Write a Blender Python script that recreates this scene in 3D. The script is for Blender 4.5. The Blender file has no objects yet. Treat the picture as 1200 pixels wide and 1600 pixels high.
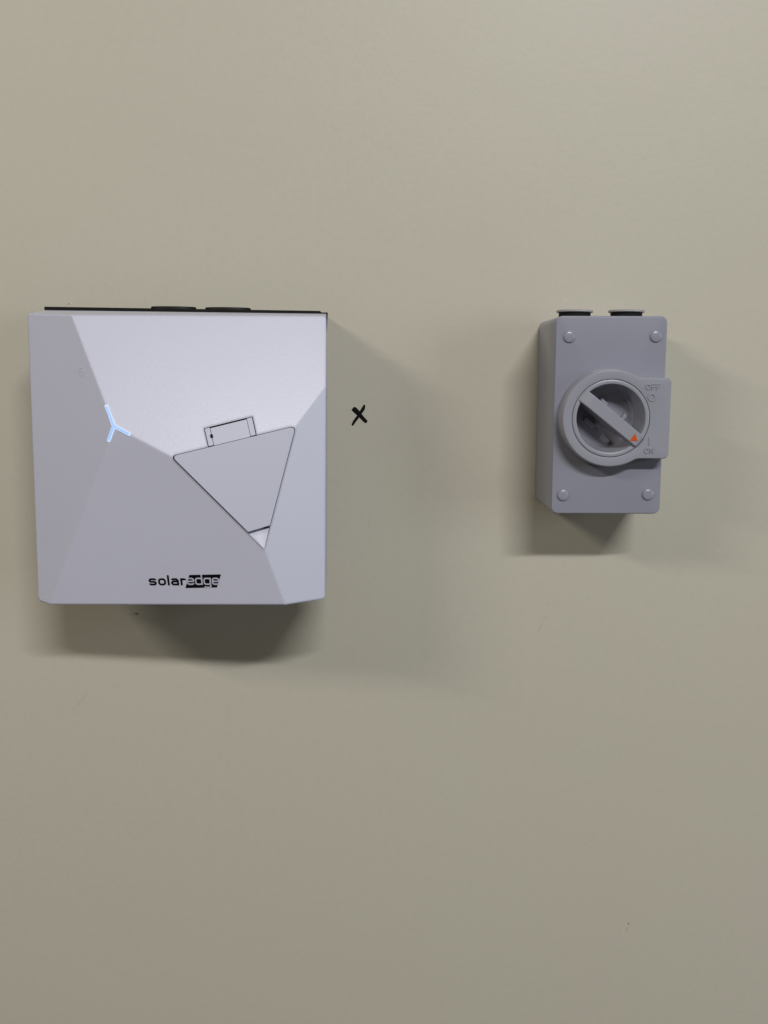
import bpy, bmesh, math, random
from mathutils import Vector, Matrix
random.seed(7)
scene = bpy.context.scene
C = scene.collection

# ------------------------------------------------------------------ camera
F = 1500.0                       # focal length in photo pixels (1200 x 1600)
D = 0.9535                         # camera to wall, metres
CAMZ = 1.50
cam_loc = Vector((0, -D, CAMZ))
n_c = Vector((6 / F, 210 / F, -1)).normalized()              # wall normal seen from the camera
dn_c = Vector((-138 / F, -10700 / F, -1))                    # straight down seen from the camera
dn_c = (dn_c - n_c * dn_c.dot(n_c)).normalized()
up_c = -dn_c
x_c = n_c.cross(up_c).normalized()
ROT = Matrix((x_c, n_c, up_c))                               # camera coords -> world coords
cam = bpy.data.cameras.new('camera')
cam.sensor_fit = 'VERTICAL'; cam.sensor_height = 36.0
cam.lens = 36.0 * F / 1600.0
cam.clip_start = 0.01; cam.clip_end = 50
camo = bpy.data.objects.new('camera', cam); C.objects.link(camo)
camo.matrix_world = Matrix.Translation(cam_loc) @ ROT.to_4x4()
scene.camera = camo

# ------------------------------------------------------------------ room light
world = bpy.data.worlds.new('World'); scene.world = world; world.use_nodes = True
bg = world.node_tree.nodes['Background']
bg.inputs[0].default_value = (1.0, 0.83, 0.58, 1); bg.inputs[1].default_value = 0.06

def lamp(name, loc, target, sx, sy, energy, col):
    l = bpy.data.lights.new(name, 'AREA'); l.shape = 'RECTANGLE'; l.size = sx; l.size_y = sy
    l.energy = energy; l.color = col
    o = bpy.data.objects.new(name, l); C.objects.link(o); o.location = loc
    o.rotation_euler = (Vector(target) - Vector(loc)).to_track_quat('-Z', 'Y').to_euler()
    return o
lamp('ceiling_lamp', (0.92, -3.70, 3.68), (0.25, 0, 1.40), 1.50, 0.10, 109, (0.965, 0.98, 1.0))
lamp('ceiling_lamp', (-2.25, -2.20, 2.95), (-0.4, 0, 1.40), 1.1, 0.03, 27, (1, 0.935, 0.82))
lamp('side_fill', (3.6, -2.4, 1.9), (0.0, 0, 1.45), 1.4, 1.5, 33, (0.84, 0.93, 1.0))  # added cool fill, unseen to the right; brightens the right facet

vs = scene.view_settings
vs.view_transform = 'Standard'; vs.look = 'None'; vs.gamma = 1; vs.use_curve_mapping = False
vs.exposure = -0.01
scene.render.resolution_x = 768; scene.render.resolution_y = 1024

# ------------------------------------------------------------------ pixel -> place
def ray(px, py):
    return (ROT @ Vector(((px - 600) / F, (800 - py) / F, -1)))
def W(px, py, d):
    r = ray(px, py); return cam_loc + r * ((D - d) / r.y)
def on_plane(px, py, pl):
    p0, n = pl; r = ray(px, py)
    return cam_loc + r * ((p0 - cam_loc).dot(n) / r.dot(n))
def plane(a, b, c):
    n = (b - a).cross(c - a).normalized()
    if n.y > 0: n = -n
    return (a, n)
def along(a, b, px=None, py=None):
    """point of the line a-b that is seen at pixel column px or row py"""
    lo, hi = 0.0, 1.0
    def pix(p):
        q = ROT.transposed() @ (p - cam_loc); return (600 + F * q.x / -q.z, 800 - F * q.y / -q.z)
    i, t = (0, px) if px is not None else (1, py)
    s = pix(b)[i] > pix(a)[i]
    for _ in range(50):
        m = (lo + hi) / 2
        if (pix(a.lerp(b, m))[i] < t) == s: lo = m
        else: hi = m
    return a.lerp(b, lo)

# ------------------------------------------------------------------ materials
def mat(name, col, rough=0.5, bump=None, bevel=0.0, var=None, spec=0.5, emit=None, coat=0):
    m = bpy.data.materials.new(name); m.use_nodes = True
    nt = m.node_tree; b = nt.nodes['Principled BSDF']
    b.inputs['Base Color'].default_value = (*col, 1); b.inputs['Roughness'].default_value = rough
    b.inputs['Specular IOR Level'].default_value = spec
    if coat: b.inputs['Coat Weight'].default_value = coat; b.inputs['Coat Roughness'].default_value = 0.25
    if emit:
        b.inputs['Emission Color'].default_value = (*emit[0], 1); b.inputs['Emission Strength'].default_value = emit[1]
    tc = nt.nodes.new('ShaderNodeTexCoord'); nrm = None
    if bevel:
        bv = nt.nodes.new('ShaderNodeBevel'); bv.samples = 8; bv.inputs['Radius'].default_value = bevel; nrm = bv.outputs[0]
    for sc, st, dist in (bump or []):
        t = nt.nodes.new('ShaderNodeTexNoise'); t.inputs['Scale'].default_value = sc; t.inputs['Detail'].default_value = 2
        nt.links.new(tc.outputs['Object'], t.inputs['Vector'])
        bp = nt.nodes.new('ShaderNodeBump'); bp.inputs['Strength'].default_value = st; bp.inputs['Distance'].default_value = dist
        nt.links.new(t.outputs['Fac'], bp.inputs['Height'])
        if nrm: nt.links.new(nrm, bp.inputs['Normal'])
        nrm = bp.outputs[0]
    if nrm: nt.links.new(nrm, b.inputs['Normal'])
    if var:
        last = None
        for sc, c2, lo, hi in var:
            t = nt.nodes.new('ShaderNodeTexNoise'); t.inputs['Scale'].default_value = sc; t.inputs['Detail'].default_value = 3
            nt.links.new(tc.outputs['Object'], t.inputs['Vector'])
            r = nt.nodes.new('ShaderNodeMapRange'); r.inputs[1].default_value = lo; r.inputs[2].default_value = hi
            nt.links.new(t.outputs['Fac'], r.inputs[0])
            mx = nt.nodes.new('ShaderNodeMix'); mx.data_type = 'RGBA'
            nt.links.new(r.outputs[0], mx.inputs[0])
            if last: nt.links.new(last, mx.inputs[6])
            else: mx.inputs[6].default_value = (*col, 1)
            mx.inputs[7].default_value = (*c2, 1); last = mx.outputs[2]
        nt.links.new(last, b.inputs['Base Color'])
    return m
M_WALL = mat('wall_paint', (0.527, 0.495, 0.408), 0.44, bump=[(900, .14, .0006), (190, .06, .002), (9, .06, .01)],
             var=[(5.5, (0.531, 0.491, 0.408), .42, .68), (140, (0.510, 0.483, 0.398), .45, .75)], spec=0.25)
M_WHITE = mat('white_plastic', (0.575, 0.578, 0.692), 0.36, bump=[(900, .17, .0006)], bevel=0.0028,
              var=[(12, (0.565, 0.568, 0.681), .4, .7)])
M_FLAP = mat('shaded_flap_plastic', (0.500, 0.502, 0.605), 0.46, bump=[(1100, .16, .0006)], bevel=0.0004)  # darker copy of the white plastic; the flap's facing shade is in the colour
M_GREY = mat('grey_plastic', (0.276, 0.280, 0.340), 0.26, bump=[(700, .04, .0005)], bevel=0.0005,
             var=[(14, (0.264, 0.268, 0.324), .4, .7)])
M_KNOB = mat('knob_plastic', (0.306, 0.308, 0.358), 0.26, bump=[(700, .03, .0005)], bevel=0.0003)
M_CAP = mat('plug_plastic', (0.36, 0.355, 0.36), 0.4)
M_EMB = mat('embossed_plastic', (0.555, 0.56, 0.683), 0.42)
M_NOTCH = mat('notch_plastic', (0.60, 0.60, 0.71), 0.42)
M_BLACK = mat('black_plastic', (0.006, 0.006, 0.006), 0.5, bump=[(900, .1, .0006)], spec=.2)
M_GAP_SHADE = mat('gap_shade', (0.012, 0.012, 0.013), 0.7, spec=.1)  # near-black colour draws shade in the flap seams; plug necks and slot reuse it
M_INK = mat('black_print', (0.004, 0.004, 0.005), 0.5, spec=.1)
M_MARKER = mat('marker_ink', (0.004, 0.004, 0.004), 0.5, spec=.1)
M_ORANGE = mat('orange_paint', (0.60, 0.088, 0.006), 0.5, spec=.2)
M_LED = mat('light_pipe_rim', (0.15, 0.18, 0.2), 0.5, emit=((0.72, 0.84, 1.0), 0.86), spec=.2)
M_LEDC = mat('light_pipe_core', (0.08, 0.1, 0.15), 0.5, emit=((0.38, 0.58, 1.0), 0.93), spec=.2)
M_CHIP_L = mat('bare_plaster', (0.66, 0.63, 0.56), 0.8)
M_CHIP_D = mat('scuff_dirt', (0.16, 0.13, 0.09), 0.7)
M_SCUFF = mat('faint_scuff', (0.44, 0.412, 0.34), 0.55)

# ------------------------------------------------------------------ helpers
def link(name, bm, m, parent=None, origin=None, smooth=30):
    """one mesh object; bmesh coordinates are world, moved to the parent's frame"""
    base = ORIG.get(parent.name) if parent is not None else None
    org = Vector(origin) if origin is not None else (base if base is not None else Vector((0, 0, 0)))
    bmesh.ops.recalc_face_normals(bm, faces=bm.faces) if smooth is not None else None
    bmesh.ops.translate(bm, verts=bm.verts, vec=-org)
    me = bpy.data.meshes.new(name); bm.to_mesh(me); bm.free()
    for mm in (m if isinstance(m, (list, tuple)) else [m]): me.materials.append(mm)
    if smooth:
        me.polygons.foreach_set('use_smooth', [True] * len(me.polygons))
        me.set_sharp_from_angle(angle=math.radians(smooth))
    o = bpy.data.objects.new(name, me); C.objects.link(o)
    if parent is not None:
        o.parent = parent; o.location = org - base
    else: o.location = org
    ORIG[o.name] = org
    return o
ORIG = {}
def thing(name, label, cat, loc):
    o = bpy.data.objects.new(name, None); C.objects.link(o); o.location = loc
    o.empty_display_size = 0.05
    o['label'] = label; o['category'] = cat; ORIG[o.name] = Vector(loc); return o
def loft(bm, rings, cap0=True, cap1=True, mi=0):
    vr = [[bm.verts.new(p) for p in r] for r in rings]
    n = len(vr[0])
    for a, b in zip(vr, vr[1:]):
        for i in range(n):
            f = bm.faces.new((a[i], a[(i + 1) % n], b[(i + 1) % n], b[i])); f.material_index = mi
    if cap0: bm.faces.new(list(reversed(vr[0]))).material_index = mi
    if cap1: bm.faces.new(vr[-1]).material_index = mi
    return vr
def rrect(w, h, r, n=6):
    pts = []
    for cx, cz, a0 in ((w / 2 - r, h / 2 - r, 0), (-w / 2 + r, h / 2 - r, 90), (-w / 2 + r, -h / 2 + r, 180), (w / 2 - r, -h / 2 + r, 270)):
        for i in range(n + 1):
            a = math.radians(a0 + 90 * i / n); pts.append((cx + r * math.cos(a), cz + r * math.sin(a)))
    return pts
def ribbon(bm, pts, w, fr, h0, h1, closed=False, wend=None):
    """mitred stroke of width w along 2-D pts, raised from h0 to h1 in frame fr=(origin,u,v,n)"""
    P = [Vector(p) for p in pts]; n = len(P); L = []; R = []
    for i in range(n):
        a = P[i - 1] if (i > 0 or closed) else None
        b = P[(i + 1) % n] if (i < n - 1 or closed) else None
        d1 = (P[i] - a).normalized() if a is not None else None
        d2 = (b - P[i]).normalized() if b is not None else None
        d1 = d1 or d2; d2 = d2 or d1
        t = (d1 + d2).normalized(); nn = Vector((-t.y, t.x)); k = 1 / max(0.4, nn.dot(Vector((-d1.y, d1.x))))
        ww = w if wend is None else (w[i])
        L.append(P[i] + nn * ww / 2 * k); R.append(P[i] - nn * ww / 2 * k)
    o, u, v, nrm = fr
    T = lambda p, h: bm.verts.new(o + u * p.x + v * p.y + nrm * h)
    tl = [T(p, h1) for p in L]; tr = [T(p, h1) for p in R]; bl = [T(p, h0) for p in L]; br = [T(p, h0) for p in R]
    for i in range(n if closed else n - 1):
        j = (i + 1) % n
        for q in ((tl[i], tr[i], tr[j], tl[j]), (bl[i], tl[i], tl[j], bl[j]), (tr[i], br[i], br[j], tr[j])): bm.faces.new(q)
    if not closed:
        bm.faces.new((tl[0], bl[0], br[0], tr[0])); bm.faces.new((tl[-1], tr[-1], br[-1], bl[-1]))
def extrude_poly(bm, pts, vec, mi=0, side_mi=None):
    top = [bm.verts.new(p) for p in pts]; bot = [bm.verts.new(p + vec) for p in pts]
    f = bm.faces.new(top); f.material_index = mi
    bm.faces.new(list(reversed(bot))).material_index = mi
    n = len(pts)
    for i in range(n):
        bm.faces.new((top[i], bot[i], bot[(i + 1) % n], top[(i + 1) % n])).material_index = mi if side_mi is None else side_mi
def arc_corner(prev, cur, nxt, t, n=5):
    """rounded corner: points from cur towards prev by t to cur towards nxt by t"""
    a = cur + (prev - cur).normalized() * t; b = cur + (nxt - cur).normalized() * t
    return [(a * (1 - s) ** 2 + cur * 2 * s * (1 - s) + b * s ** 2) for s in [i / n for i in range(n + 1)]]

# ------------------------------------------------------------------ wall
bm = bmesh.new()
bmesh.ops.create_cube(bm, size=1, matrix=Matrix.Translation((0, 0.06, 1.5)) @ Matrix.Diagonal((9, 0.12, 3.0, 1)))
wall = link('wall', bm, M_WALL, smooth=None); wall['kind'] = 'structure'
wall['label'] = 'plain semi gloss beige painted wall behind both boxes'
WF = lambda px, py: (W(px, py, 0), Vector((1, 0, 0)), Vector((0, 0, 1)), Vector((0, -1, 0)))
mm = 0.001
def wall_stroke(bm, pix, wid, h=0.00012, lo=-0.0005):
    o = W(pix[0][0], pix[0][1], 0)
    pts = [((W(x, y, 0) - o).x, (W(x, y, 0) - o).z) for x, y in pix]
    ribbon(bm, pts, wid, (o, Vector((1, 0, 0)), Vector((0, 0, 1)), Vector((0, -1, 0))), lo, h, wend=True if isinstance(wid, list) else None)
# hand-drawn marker cross
bm = bmesh.new()
wall_stroke(bm, [(551.4, 637.6), (552.6, 638.8), (554.4, 640.3), (558, 643.7), (562.2, 648.4), (566.5, 653.4), (570.4, 657.3), (572.6, 659.3), (573.2, 659.9)],
            [q * 1.25 * mm for q in (2.6, 3.9, 4.2, 3.9, 3.4, 3.0, 2.9, 2.6, 1.2)], h=0.00025)
wall_stroke(bm, [(569.8, 632.2), (569.0, 634.5), (567.8, 638.2), (565, 642.5), (561.5, 648), (557.8, 653.2), (554.4, 657.6), (552.2, 661.3), (550.6, 664.6)],
            [q * 1.25 * mm for q in (.8, 1.9, 2.7, 2.5, 2.0, 2.3, 2.2, 2.0, 1.5)], h=0.00040)
x_mark = link('marker_cross', bm, M_MARKER, wall, origin=W(561, 648, 0), smooth=None)
x_mark['label'] = 'small black hand drawn X in marker pen on the wall'
# small nicks and scuffs of the paint
def nick(pix, wid, m, name, h=0.00015):
    bm = bmesh.new(); wall_stroke(bm, pix, wid, h=h); return link(name, bm, m, wall, origin=W(*pix[0], 0), smooth=None)
nick([(105.5, 476.5), (106, 473.6), (108, 472), (110.6, 472.6), (112, 475.5)], 0.5 * mm, M_CHIP_L, 'paint_nick', .0004)
nick([(106.5, 476), (107.2, 474.2), (108.4, 473.4)], 0.35 * mm, M_CHIP_D, 'paint_nick', .0002)
nick([(199.5, 956.2), (201.2, 955.4), (202.6, 956.6)], 1.5 * mm, M_CHIP_L, 'paint_chip', .0003)
nick([(211.5, 959.6), (213.4, 958.8), (215.4, 959.2)], 1.5 * mm, M_CHIP_D, 'paint_chip', .0003)
nick([(206, 958.2), (208.5, 957.6)], .8 * mm, M_SCUFF, 'paint_chip', .0003)
nick([(981.2, 1443.6), (982.9, 1443.0)], 1.3 * mm, M_CHIP_D, 'paint_chip', .0002)
nick([(980, 1449), (979.6, 1456)], .5 * mm, M_SCUFF, 'paint_chip', .0002)
nick([(665, 735), (666.5, 732), (668.4, 729.6)], [.3*mm, .6*mm, .3*mm], M_SCUFF, 'scuff_mark')
nick([(853.5, 962), (851.2, 966.5)], [.3*mm, .7*mm], M_SCUFF, 'scuff_mark')
nick([(848, 974), (843.5, 981.5), (839.5, 990)], [.3*mm, .7*mm, .3*mm], M_SCUFF, 'scuff_mark')
nick([(139, 1081), (127, 1095), (113, 1108)], [.25*mm, .4*mm, .2*mm], M_SCUFF, 'scuff_mark')
nick([(580, 800), (577, 812), (575, 826)], [.2*mm, .4*mm, .2*mm], M_SCUFF, 'scuff_mark')
nick([(879.5, 472.5), (883, 469.4), (888, 467.0)], [.3*mm, .6*mm, .3*mm], M_CHIP_L, 'paint_nick')
for px, py in ((746, 777), (660, 727), (792, 952), (905, 1022), (301, 1096), (186, 1454), (204, 1215), (1052, 1408), (1192, 387)):
    nick([(px, py), (px + 1.3, py - .6)], .8 * mm, M_SCUFF, 'scuff_mark', .0001)

# ------------------------------------------------------------------ faceted white box
DY, DP, DR, DB2 = 0.1612, 0.1643, 0.1205, 0.1515
Y = W(178, 666, DY); P = W(381, 774, DP); Rr = W(509.5, 603, DR); B2 = W(446, 945, DB2)
PL_T = plane(Y, P, Rr); PL_B = plane(Y, P, B2); PL_R = plane(Rr, P, B2)
A = on_plane(112, 492, PL_T); TR = on_plane(510, 493.5, PL_T)
B1 = on_plane(78, 944.5, PL_B); BR = on_plane(508, 935.5, PL_R)
PL_L = plane(A, Y, B1)
TL = on_plane(43, 490, PL_L); BL = on_plane(60, 938.5, PL_L)
T1 = along(Y, P, px=266); T2 = along(Rr, P, px=463); T3 = along(B2, P, py=858)
PL_F = plane(T1, T2, T3)
for nme, v in (('A', A), ('TR', TR), ('R', Rr), ('BR', BR), ('B2', B2), ('B1', B1), ('BL', BL), ('TL', TL), ('Y', Y), ('T1', T1), ('T2', T2), ('T3', T3)):
    print('VERT', nme, [round(c * 1000) for c in (v.x, -v.y, v.z - 1.5)])
for nme, pl in (('T', PL_T), ('B', PL_B), ('R', PL_R), ('L', PL_L), ('F', PL_F)): print('NRM', nme, [round(c, 2) for c in pl[1]])
org_box = Vector((W(280, 700, 0).x, 0, BL.z))
box = thing('wall_charger', 'faceted white plastic wall box with glowing blue Y light and black lettering', 'charger', org_box)

# outline of the front, rounded at the free corners
tr_arc = arc_corner(A, TR, Rr, 0.0042)
br_arc = arc_corner(Rr, BR, B2, 0.003, 3)
bl_arc = arc_corner(B1, BL, TL, 0.004, 3)
tl_arc = arc_corner(BL, TL, A, 0.0025, 3)
# opening for the flap
r_o = [0.0052, 0.0062, 0.0022]
a1 = arc_corner(T2, T1, T3, r_o[0]); a2 = arc_corner(T3, T2, T1, r_o[1]); a3 = [T3]
nl0 = along(T1, T2, px=325.2); nr0 = along(T1, T2, px=401.0)
nl1 = on_plane(318.6, 669.3, PL_T); nr1 = on_plane(394.6, 650.6, PL_T)
bm = bmesh.new()
V = {}
def vv(p):
    k = tuple(round(c, 7) for c in p)
    if k not in V: V[k] = bm.verts.new(p)
    return V[k]
def face(pts, mi=0):
    f = bm.faces.new([vv(p) for p in pts]); f.material_index = mi; return f
# the facets
face([A] + tr_arc + [Rr, T2, a2[-1], nr0, nr1, nl1, nl0, a1[0], T1, Y])
face([Y, T1, a1[-1], T3, B2, B1])
face([Rr] + br_arc + [B2, T3, a2[0], T2])
face([A, Y, B1] + bl_arc + tl_arc)
face([T1] + a1); face([T2] + a2)
# the opening's walls and floor, coloured dark for shade in the seams
opening = a1 + [T3] + a2 + [nr0, nr1, nl1, nl0]
nF = PL_F[1]
deep = [p - nF * 0.014 for p in opening]
for i in range(len(opening)):
    j = (i + 1) % len(opening)
    f = bm.faces.new((vv(opening[i]), vv(opening[j]), vv(deep[j]), vv(deep[i]))); f.material_index = 1
face(deep, 1)
# sides back to the rear rim
cx = (TL.x + TR.x) / 2
zt, zb = TR.z, B2.z
rt = W(300, 486.2, 0.072).z; ztop = W(300, 492.6, 0.1).z
def rear(p):
    t = (p.z - zb) / (zt - zb)
    x = cx + (p.x - cx) * 0.985
    a_, b_ = W(67, 484.6, .072), W(507, 490.2, .072)
    zt_ = a_.z + (b_.z - a_.z) * (x - a_.x) / (b_.x - a_.x) - max(0, TR.z - .004 - p.z if p.x > cx else TL.z - .004 - p.z) * .6
    return Vector((x, -0.072, zt_ if t > .93 else p.z + 0.002 + 0.002 * t))
outline = [A] + tr_arc + [Rr] + br_arc + [B2, B1] + bl_arc + tl_arc
rr = [rear(p) for p in outline]
n = len(outline)
for i in range(n):
    j = (i + 1) % n
    bm.faces.new((vv(outline[i]), vv(rr[i]), vv(rr[j]), vv(outline[j])))
face(list(reversed(rr)))
cover = link('cover', bm, [M_WHITE, M_GAP_SHADE], box, smooth=None)

# gasket rim: black, just behind the cover
bm = bmesh.new()
g = [Vector((p.x, p.y, p.z)) for p in rr]
gc = Vector((cx, 0, (zt + zb) / 2))
g0 = [Vector((gc.x + (p.x - gc.x) * 0.996 - .0030 + .0046 * max(0, min(1, (p.z - zt + .012) / .012)), -0.0716, gc.z + (p.z - gc.z) * 0.992 + 0.0022)) for p in rr]
g1 = [Vector((p.x, -0.065, p.z)) for p in g0]
loft(bm, [g1, g0])
link('gasket', bm, M_BLACK, box, smooth=None)

# black rear housing (wall side)
bm = bmesh.new()
hl = W(68.5, 479, 0.06); hr = W(500, 485.6, 0.06); hb = 0.012
ztl, ztr = hl.z, hr.z; zbo = B2.z + hb
ring = lambda y, k: [Vector((hl.x + k, y, zbo + k)), Vector((hr.x - k, y, zbo + k)), Vector((hr.x - k, y, ztr - k)), Vector((hl.x + k, y, ztl - k))]
loft(bm, [ring(0, 0), ring(-0.059, 0), ring(-0.060, 0.0008)])
link('rear_housing', bm, M_BLACK, box, smooth=None)
for x0, x1, y in ((232.5, 304, 478.2), (318, 390, 479.6)):
    bm = bmesh.new()
    a = W(x0, y, 0.054); b = W(x1, y + .6, 0.054)
    cxx = (a.x + b.x) / 2; rad = (b.x - a.x) / 2; zt_ = (a.z + b.z) / 2; zb_ = hl.z + (hr.z - hl.z) * ((cxx - hl.x) / (hr.x - hl.x)) - .002
    rings = []
    for r, z in ((rad, zb_), (rad, zt_ - .0007), (rad - .0007, zt_)):
        rings.append([Vector((cxx + r * math.cos(q * math.tau / 40), -0.046 + min(1, .009 / rad) * r * math.sin(q * math.tau / 40), z)) for q in range(40)])
    loft(bm, rings)
    link('blanking_plug', bm, M_BLACK, box)

# finger notch: a white ramp under the flap's cut tip
c0 = on_plane(381.0, 833.0, PL_F); c1 = on_plane(419.0, 821.6, PL_F)
bm = bmesh.new()
tip = T3 - nF * 0.0004
upv = ((c0 + c1) / 2 - T3).normalized()
e0 = T3 + (T1 - T3).normalized() * 0.0300; e1 = T3 + (T2 - T3).normalized() * 0.0305
q0 = e0 - nF * 0.0085; q1 = e1 - nF * 0.0085
extrude_poly(bm, [tip, q1, q0], -nF * 0.0006)
link('finger_notch', bm, M_NOTCH, box, smooth=None)

# flap plate with rounded corners and the tip cut off
def inset_line(a, b, inner, g):
    d = (b - a).normalized(); s = nF.cross(d).normalized()
    if s.dot(inner - a) < 0: s = -s
    return (a + s * g, d)
cen = (T1 + T2 + T3) / 3
def meet(l1, l2):
    p, d = l1; q, e = l2
    s = nF.cross(e); t = (q - p).dot(s) / d.dot(s); return p + d * t
G = 0.0009
l12 = inset_line(T1, T2, cen, 0.0004); l13 = inset_line(T1, T3, cen, 0.0007); l23 = inset_line(T2, T3, cen, 0.0004)
cut = (c0, (c1 - c0).normalized())
f1 = meet(l12, l13); f2 = meet(l12, l23); f3 = meet(l13, cut); f4 = meet(l23, cut)
fpts = arc_corner(f2, f1, f3, 0.0050) + [f3, f4] + arc_corner(f4, f2, f1, 0.0060)
bm = bmesh.new()
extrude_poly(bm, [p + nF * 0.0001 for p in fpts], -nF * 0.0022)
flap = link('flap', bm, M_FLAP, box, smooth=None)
# hinge pieces in the notch, lying in the upper facet
nT = PL_T[1]
def lerp2(s, t):   # notch coordinates: s left-right, t bottom-top
    return nl0.lerp(nr0, s).lerp(nl1.lerp(nr1, s), t)
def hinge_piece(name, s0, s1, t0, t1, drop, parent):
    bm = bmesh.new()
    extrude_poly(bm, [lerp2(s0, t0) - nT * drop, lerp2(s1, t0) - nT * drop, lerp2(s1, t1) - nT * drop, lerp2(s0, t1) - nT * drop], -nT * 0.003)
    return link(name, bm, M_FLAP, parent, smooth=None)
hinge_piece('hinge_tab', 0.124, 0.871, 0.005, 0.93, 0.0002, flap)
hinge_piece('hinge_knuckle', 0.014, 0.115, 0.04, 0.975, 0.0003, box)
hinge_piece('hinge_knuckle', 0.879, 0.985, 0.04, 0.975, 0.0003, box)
bm = bmesh.new()
ps = [lerp2(s, t) for s, t in ((.088, .42), (.142, .42), (.142, .60), (.088, .60))]
extrude_poly(bm, [p + nT * 0.0003 for p in ps], -nT * 0.001)
link('hinge_pin_slot', bm, M_GAP_SHADE, box, smooth=None)

# Y-shaped indicator
def arm(bm, frm, to_pix, end_on, nrm, w, h0, h1):
    d = (end_on - frm); L = d.length; d.normalize(); s = d.cross(nrm).normalized(); nn = s.cross(d).normalized()
    if nn.y > 0: nn = -nn
    ribbon(bm, [(-.0002, 0), (L * .5, 0), (L - w * .25, 0), (L, 0)], [w * 1.15, w, w, w * .75], (frm, d, s, nn), h0, h1, wend=True)
eA = along(Y, A, py=633); eP = along(Y, P, px=203.5); eB = along(Y, B1, py=690)
nTL = (PL_T[1] + PL_L[1]).normalized(); nTB = (PL_T[1] + PL_B[1]).normalized(); nLB = (PL_L[1] + PL_B[1]).normalized()
bm = bmesh.new()
for k, (e, nn) in enumerate(((eA, nTL), (eP, nTB), (eB, nLB))): arm(bm, Y, None, e, nn, .0028, -.002, .00045 + k * .00004)
led = link('indicator_light', bm, M_LED, box, smooth=None); led['label'] = 'glowing pale blue Y shaped indicator light'
bm = bmesh.new()
for k, (e, nn) in enumerate(((eA, nTL), (eP, nTB), (eB, nLB))): arm(bm, Y, None, Y.lerp(e, .94), nn, .0021, -.001, .0007 + k * .00004)
link('light_core', bm, M_LEDC, led, smooth=None)

# embossed symbol on the left facet
def frame_on(pl, px, py):
    o = on_plane(px, py, pl); n_ = pl[1]; u = (Vector((1, 0, 0)) - n_ * n_.x).normalized(); v = -n_.cross(u).normalized()
    if v.z < 0: v = -v
    return (o, u, v, n_)
fr = frame_on(PL_L, 127.5, 580)
bm = bmesh.new()
k_ = 0.00056
for r, a0, a1_, oy in ((6.5, 20, 160, -1.5), (3.6, 15, 165, -2.2)):
    ribbon(bm, [(r * k_ * math.cos(math.radians(a0 + (a1_ - a0) * i / 10)), (oy + r * math.sin(math.radians(a0 + (a1_ - a0) * i / 10))) * k_) for i in range(11)], .0007, fr, -.0003, .00022)
ribbon(bm, [(-6 * k_, -2.2 * k_), (-3 * k_, -.5 * k_), (2.5 * k_, -3 * k_), (6 * k_, -2 * k_)], .0007, fr, -.0003, .00026)
ribbon(bm, [(-5.2 * k_, -6.2 * k_), (5.2 * k_, -6.2 * k_)], .0007, fr, -.0003, .00022)
link('embossed_symbol', bm, M_EMB, cover, smooth=None)

# printed lettering: rounded square strokes
def rr_path(x0, y0, x1, y1, r, a_list):
    """points of a rounded rectangle, corner list in order; used for letter bowls"""
    out = []
    cs = {'tr': (x1 - r, y1 - r, 0), 'tl': (x0 + r, y1 - r, 90), 'bl': (x0 + r, y0 + r, 180), 'br': (x1 - r, y0 + r, 270)}
    for c in a_list:
        a = cs[c]
        for i in range(5):
            q = math.radians(a[2] + 90 * i / 4); out.append((a[0] + r * math.cos(q), a[1] + r * math.sin(q)))
    return out
def letter(ch, w=0.86, s=0.1):
    h = s      # half stroke
    x0, x1, y0, y1 = h, w - h, h, 1 - h
    r = .26
    if ch == 'o': return [(rr_path(x0, y0, x1, y1, r, ('tr', 'tl', 'bl', 'br')), True)], w
    if ch == 'l': return [([(h, 0), (h, 1.42)], False)], 2 * h
    if ch == 'r': return [([(h, 0), (h, 1)], False), ([(h, .55)] + list(reversed(rr_path(h, 0, .62, y1, r, ('tl',)))) + [(.62, y1 - .04), (.62, .72)], False)], .66
    if ch == 's':
        m = .5
        up = list(reversed([]))
        p = [(x1, .74), (x1, y1 - .12), (x1 - .13, y1), (x0 + .15, y1), (x0, y1 - .14), (x0, m + .12), (x0 + .14, m), (x1 - .14, m), (x1, m - .12), (x1, y0 + .14), (x1 - .14, y0), (x0 + .13, y0), (x0, y0 + .12), (x0, .26)]
        return [(p, False)], w
    if ch == 'a':
        m = .56
        return [([(x0, .76), (x0, y1 - .1), (x0 + .14, y1), (x1 - .18, y1), (x1, y1 - .18), (x1, 0)], False),
                ([(x1, m), (x0 + .16, m), (x0, m - .14), (x0, y0 + .14), (x0 + .16, y0), (x1, y0)], False)], w
    if ch == 'e':
        m = .5
        p = [(x0, m), (x1, m)] + [(x1, y1 - .24), (x1 - .07, y1 - .07), (x1 - .24, y1), (x0 + .24, y1), (x0 + .07, y1 - .07), (x0, y1 - .24), (x0, y0 + .24), (x0 + .07, y0 + .07), (x0 + .24, y0), (x1 - .2, y0), (x1 - .05, y0 + .07), (x1, .27)]
        return [(p[1:], False), ([(x0, m), (x1, m)], False)], w
    if ch == 'd': return [(rr_path(x0, y0, x1, y1, r, ('tr', 'tl', 'bl', 'br')), True), ([(x1, 0), (x1, 1.42)], False)], w
    if ch == 'g': return [(rr_path(x0, y0, x1, y1, r, ('tr', 'tl', 'bl', 'br')), True), ([(x1, 1), (x1, -.20), (x1 - .16, -.34), (x0 + .12, -.34), (x0, -.22)], False)], w
def word(bm, txt, fr, x, sc, gap, stroke, h, width=.86):
    k = 0
    for ch in txt:
        paths, w = letter(ch, width, stroke / 2)
        for pts, cl in paths:
            ribbon(bm, [(x + px * sc, py * sc) for px, py in pts], stroke * sc, fr, -.0002, h + k * .000006, closed=cl); k += 1
        x += (w + gap) * sc
    return x
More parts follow.
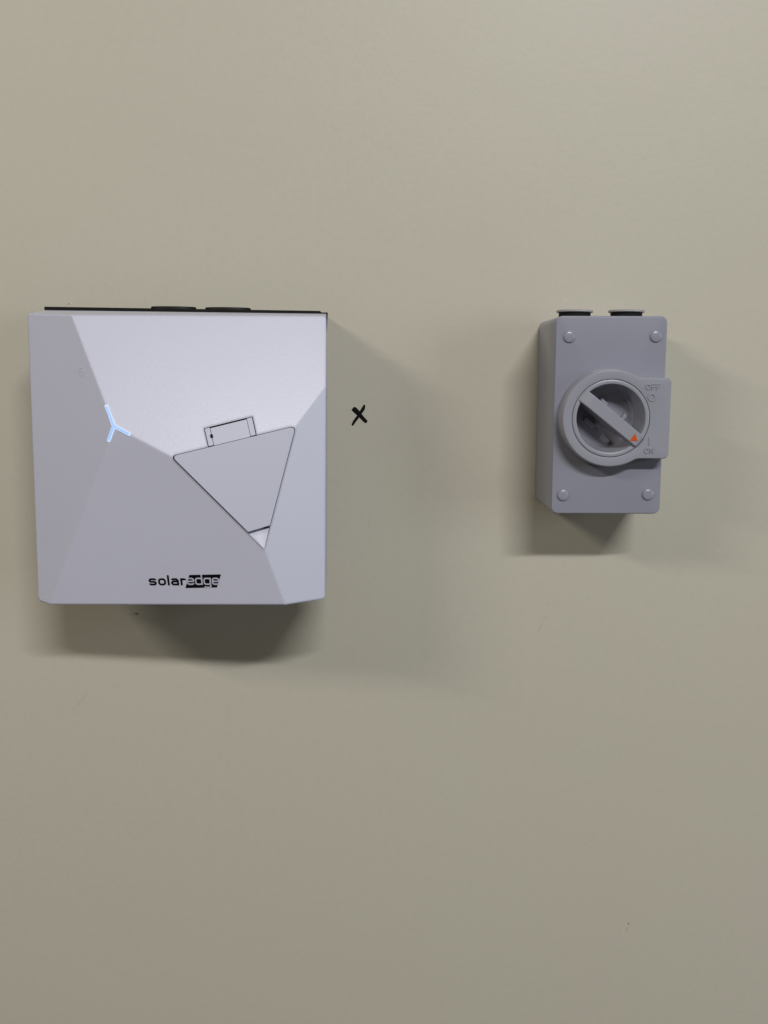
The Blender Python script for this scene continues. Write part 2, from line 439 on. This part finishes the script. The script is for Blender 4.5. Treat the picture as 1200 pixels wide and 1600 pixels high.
base0 = on_plane(233.2, 914.8, PL_B); base1 = on_plane(342, 914.6, PL_B)
u = (base1 - base0).normalized(); nB = PL_B[1]; v = nB.cross(u); v = v if v.z > 0 else -v
fr = (base0, u, v, nB)
px_m = (base1 - base0).length / 108.8           # metres per photo pixel on this facet
bm = bmesh.new()
xe = word(bm, 'solar', fr, 0, 11.7 * px_m, .20, .27, .00007, width=1.06)
print('WORD1 end px', 233.2 + xe / px_m)
link('lettering', bm, M_INK, box, smooth=None)
bm = bmesh.new()
band = [(289.6, 919.0), (295.6, 898.3), (345.4, 897.4), (339.0, 918.0)]
extrude_poly(bm, [on_plane(x, y, PL_B) + nB * .00006 for x, y in band], -nB * .0003)
bnd = link('lettering_band', bm, M_INK, box, smooth=None)
bm = bmesh.new()
e0_ = on_plane(292.4, 914.0, PL_B)
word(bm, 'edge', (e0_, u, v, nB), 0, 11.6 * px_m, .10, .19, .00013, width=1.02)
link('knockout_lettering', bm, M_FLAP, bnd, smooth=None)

# ------------------------------------------------------------------ grey rotary isolator
DS = 0.088
fc = [W(870.3, 493.5, DS), W(1044.6, 494.3, DS), W(1029.6, 802.6, DS), W(859.6, 802.6, DS)]
ctr = sum(fc, Vector()) / 4
fw = ((fc[1] - fc[0]).length + (fc[2] - fc[3]).length) / 2; fh = ((fc[3] - fc[0]).length + (fc[2] - fc[1]).length) / 2
tilt = (math.atan2((fc[1] - fc[0]).z, (fc[1] - fc[0]).x) + math.atan2((fc[2] - fc[3]).z, (fc[2] - fc[3]).x)) / 2
print('SWITCH', fw, fh, math.degrees(tilt))
ca, sa = math.cos(tilt), math.sin(tilt)
sw_o = Vector((ctr.x, 0, ctr.z - fh / 2))
sw = thing('isolator_switch', 'grey plastic rotary isolator switch box on the wall, turned to ON', 'switch', sw_o)
def S(x, z, d):          # switch face coordinates (metres from the face centre), depth from wall
    return Vector((ctr.x + x * ca - z * sa, -d, ctr.z + x * sa + z * ca))
bl_ = W(843, 640, 0.003)
lft = ctr.x - (W(839.2, 640, 0.002)).x          # half width at the wall
bw = max(fw, 2 * lft); bh = fh + 0.001
print('back width', 2 * lft)
bm = bmesh.new()
rings = []
for w_, h_, r_, d_ in ((bw, bh, .007, 0), (bw - (bw - fw) * .5, (bh + fh) / 2, .0068, .0425), (fw + .0004, fh + .0004, .0062, DS - .0016), (fw - .0002, fh - .0002, .006, DS - .0008), (fw - .0014, fh - .0014, .0052, DS - .0001), (fw - .0028, fh - .0028, .0046, DS)):
    rings.append([S(x, z, d_) for x, z in rrect(w_, h_, r_)])
vr = loft(bm, rings, cap1=False)
# the front has a round well behind the knob
kc0 = W(954.6, 653.8, DS + .019)
hole = [bm.verts.new(Vector((kc0.x + .0325 * math.cos(math.tau * i / 64), -DS, kc0.z + .0325 * math.sin(math.tau * i / 64)))) for i in range(64)]
he = [bm.edges.new((hole[i], hole[(i + 1) % 64])) for i in range(64)]
oe = [bm.edges.get((vr[-1][i], vr[-1][(i + 1) % len(vr[-1])])) for i in range(len(vr[-1]))]
bmesh.ops.triangle_fill(bm, use_beauty=True, use_dissolve=False, edges=he + oe)
link('housing', bm, M_GREY, sw, smooth=40)
# screw covers
for px, py in ((889.3, 526.3), (1024.6, 525.6), (879.6, 773.6), (1012.2, 772.6)):
    p = W(px, py, DS); bm = bmesh.new(); rings = []
    for r, h in ((.0051, -.001), (.0051, .0010), (.0049, .0015), (.0044, .0018), (.0030, .0020), (.0015, .0021)):
        rings.append([p + Vector((r * math.cos(q * math.tau / 28), -h, r * math.sin(q * math.tau / 28))) for q in range(28)])
    loft(bm, rings)
    link('screw_cover', bm, M_GREY, sw, smooth=25)
# blanking plugs on top
for x0, x1 in ((869.8, 926.4), (950.8, 1006.8)):
    a = W(x0, 485, .048); b = W(x1, 485, .048); c = (a + b) / 2; rad = (b.x - a.x) / 2
    ztop_ = S(0, bh / 2, 0).z - .0005
    zd = c.z
    for nm, prof, m_ in (('plug_neck', ((rad - .0022, ztop_ - .002), (rad - .0022, zd - .0018)), M_GAP_SHADE),
                         ('plug_head', ((rad - .0008, zd - .0021), (rad, zd - .0017), (rad, zd - .0005), (rad - .0006, zd)), M_CAP)):
        bm = bmesh.new()
        loft(bm, [[Vector((c.x + r * math.cos(q * math.tau / 48), -.048 + r * math.sin(q * math.tau / 48), z)) for q in range(48)] for r, z in prof])
        if nm == 'plug_neck': nk = link('blanking_plug', bm, m_, sw)
        else: link('plug_head', bm, m_, nk)
# raised keyhole shroud round the knob
HS = 0.019
kc = W(954.6, 653.8, DS + HS)
kx = (kc.x - ctr.x) * ca + (kc.z - ctr.z) * sa; kz = -(kc.x - ctr.x) * sa + (kc.z - ctr.z) * ca
mp = F / (D - DS - HS) * .001      # px per mm at the shroud's front
R0 = 75.3 / mp * mm; RX = 92 / mp * mm; HZ = 62.6 / mp * mm
N = 256
def keyhole(grow):
    pts = []
    for i in range(N):
        a = math.tau * i / N; c_, s_ = math.cos(a), math.sin(a)
        r = R0
        if c_ > 0:
            # exit from the rounded rectangle
            hx, hz, rc = RX, HZ, .0045
            lo, hi = 0, .2
            for _ in range(30):
                m_ = (lo + hi) / 2; x, z = m_ * c_, abs(m_ * s_)
                qx, qz = x - (hx - rc), z - (hz - rc)
                inside = (x <= hx and z <= hz) and not (qx > 0 and qz > 0 and qx * qx + qz * qz > rc * rc)
                if inside: lo = m_
                else: hi = m_
            # soft union with the disc
            k = .0022; e = lo - R0
            r = R0 + (e if e > k else (0 if e < -k else (e + k) ** 2 / (4 * k)))
        pts.append((kx + (r + grow) * c_, kz + (r + grow) * s_))
    return pts
circ = lambda r: [(kx + r * math.cos(math.tau * i / N), kz + r * math.sin(math.tau * i / N)) for i in range(N)]
RH = 60.7 / mp * mm
bm = bmesh.new()
rings = []
for pts, h in ((keyhole(.0014), -.001), (keyhole(.0010), .004), (keyhole(.0002), HS - .0014), (keyhole(-.0002), HS - .0007), (keyhole(-.0008), HS - .0001), (keyhole(-.0016), HS),
               (circ(RH + .0004), HS), (circ(RH + .0001), HS - .0001), (circ(RH), HS - .0008), (circ(RH), HS - .014)):
    rings.append([S(x, z, DS + h) for x, z in pts])
# the tab overhangs the housing on the right: close its underside
back = [S(x, z, DS + .0002) for x, z in circ(RH)]
loft(bm, [back] + rings, cap0=False, cap1=False)
shroud = link('shroud', bm, M_KNOB, sw, smooth=35)
# knob: rim and dish
RD = 53.4 / mp * mm
bm = bmesh.new()
prof = ((RH - .00035, HS - .013), (RH - .00035, HS - .0008), (RH - .0006, HS - .0001), (RH - .0010, HS + .0001), (RD + .0006, HS + .0001), (RD + .0002, HS - .0001), (RD, HS - .0007),
        (RD - .0012, HS - .008), (RD - .0030, HS - .0235), (RD - .0042, HS - .0258), (RD - .0062, HS - .0268), (.010, HS - .0272), (.0095, HS - .0265), (.004, HS - .0265))
NK = 96
loft(bm, [[S(kx + r * math.cos(math.tau * i / NK), kz + r * math.sin(math.tau * i / NK), DS + h) for i in range(NK)] for r, h in prof], cap0=False)
knob = link('knob', bm, M_KNOB, sw, smooth=35)
# grip across the dish
ka = math.radians(-38.6) - 0.0 ; ku = (math.cos(ka), math.sin(ka)); kv = (-ku[1], ku[0])
def K(u_, v_, h): return S(kx + u_ * ku[0] + v_ * kv[0], kz + u_ * ku[1] + v_ * kv[1], DS + HS + h)
bm = bmesh.new()
hw = .0057
secs = ((-.0328, .0001, .9), (-.0322, .0009, 1), (-.0255, .0030, 1), (-.0235, .0034, 1), (.0, .0034, 1), (.0270, .0034, 1), (.0312, .0030, 1), (.0328, .0022, .96), (.0331, .0005, .94))
rings = []
for u_, h, k in secs:
    w_ = hw * k; lo = -.0268 if abs(u_) < .0265 else -.004
    rings.append([K(u_, -w_ * 1.12, lo), K(u_, -w_, h - .0007), K(u_, -w_ + .0007, h), K(u_, w_ - .0007, h), K(u_, w_, h - .0007), K(u_, w_ * 1.12, lo)])
loft(bm, rings)
link('grip', bm, M_KNOB, knob, smooth=20)
# moulded lugs on the dish floor
for u_, v_, su, sv, hh in ((-.0100, .0090, .0040, .0024, .009), (.0125, -.0150, .0046, .0030, .006), (-.008, -.0125, .0060, .0022, .006), (.013, .0105, .002, .0040, .006)):
    bm = bmesh.new(); rings = []
    for k, h in ((1, -.0275), (.95, -.0272 + hh * .8), (.8, -.0272 + hh)):
        rings.append([K(u_ + x * su * k, v_ + z * sv * k, h) for x, z in ((-1, -1), (1, -.8), (1, .8), (-1, 1))])
    loft(bm, rings); link('lug', bm, M_KNOB, knob, smooth=20)
# orange pointer
bm = bmesh.new()
tri = [W(992.6, 677.4, DS + HS + .0037), W(996.2, 689.0, DS + HS + .0037), W(983.8, 688.6, DS + HS + .0037)]
extrude_poly(bm, [p + Vector((0, -.0001, 0)) for p in tri], Vector((0, .0006, 0)))
pt = link('pointer_mark', bm, M_ORANGE, knob, smooth=None); pt['label'] = 'orange triangle at the end of the grip'
bm = bmesh.new(); p = W(1003.4, 685, DS + HS + .0002)
extrude_poly(bm, [p + Vector((x * mm, 0, z * mm)) for x, z in ((-.5, -.5), (.4, -.6), (.5, .5), (-.3, .6))], Vector((0, .0005, 0)))
link('paint_dot', bm, M_ORANGE, sw, smooth=None)
# embossed OFF O / I ON
def emb(name, strokes, o_px, sc, w=.00085, h=.0007):
    bm = bmesh.new(); o = W(o_px[0], o_px[1], DS + HS)
    fr = (o, Vector((ca, 0, sa)), Vector((-sa, 0, ca)), Vector((0, -1, 0)))
    for k, (pts, cl) in enumerate(strokes): ribbon(bm, [(x * sc, z * sc) for x, z in pts], w, fr, -.0004, h + k * .00001, closed=cl)
    return link(name, bm, M_KNOB, shroud, smooth=None)
ov = lambda cx_, rx, rz, cz, n=20: ([(cx_ + rx * math.cos(math.tau * i / n), cz + rz * math.sin(math.tau * i / n)) for i in range(n)], True)
u1 = mm / mp
emb('embossed_off', [ov(3.4, 3.2, 3.9, 4.2), ([(9, 0), (9, 8.3), (14, 8.3)], False), ([(9, 4.3), (13.2, 4.3)], False), ([(16.5, 0), (16.5, 8.3), (21.5, 8.3)], False), ([(16.5, 4.3), (20.6, 4.3)], False)], (1009.2, 608.8), u1)
emb('embossed_circle', [ov(0, 5.2, 5.4, 0, 28)], (1018.4, 620.8), u1, w=.0011)
emb('embossed_bar', [([(0, 0), (0, 12.5)], False)], (1013.8, 695.2), u1, w=.0010)
emb('embossed_on', [ov(3.2, 3.0, 3.9, 4.2), ([(8.4, 0), (8.4, 8.3)], False), ([(8.9, 8.0), (13.3, .3)], False), ([(13.8, 0), (13.8, 8.3)], False)], (1006.8, 708.4), u1)
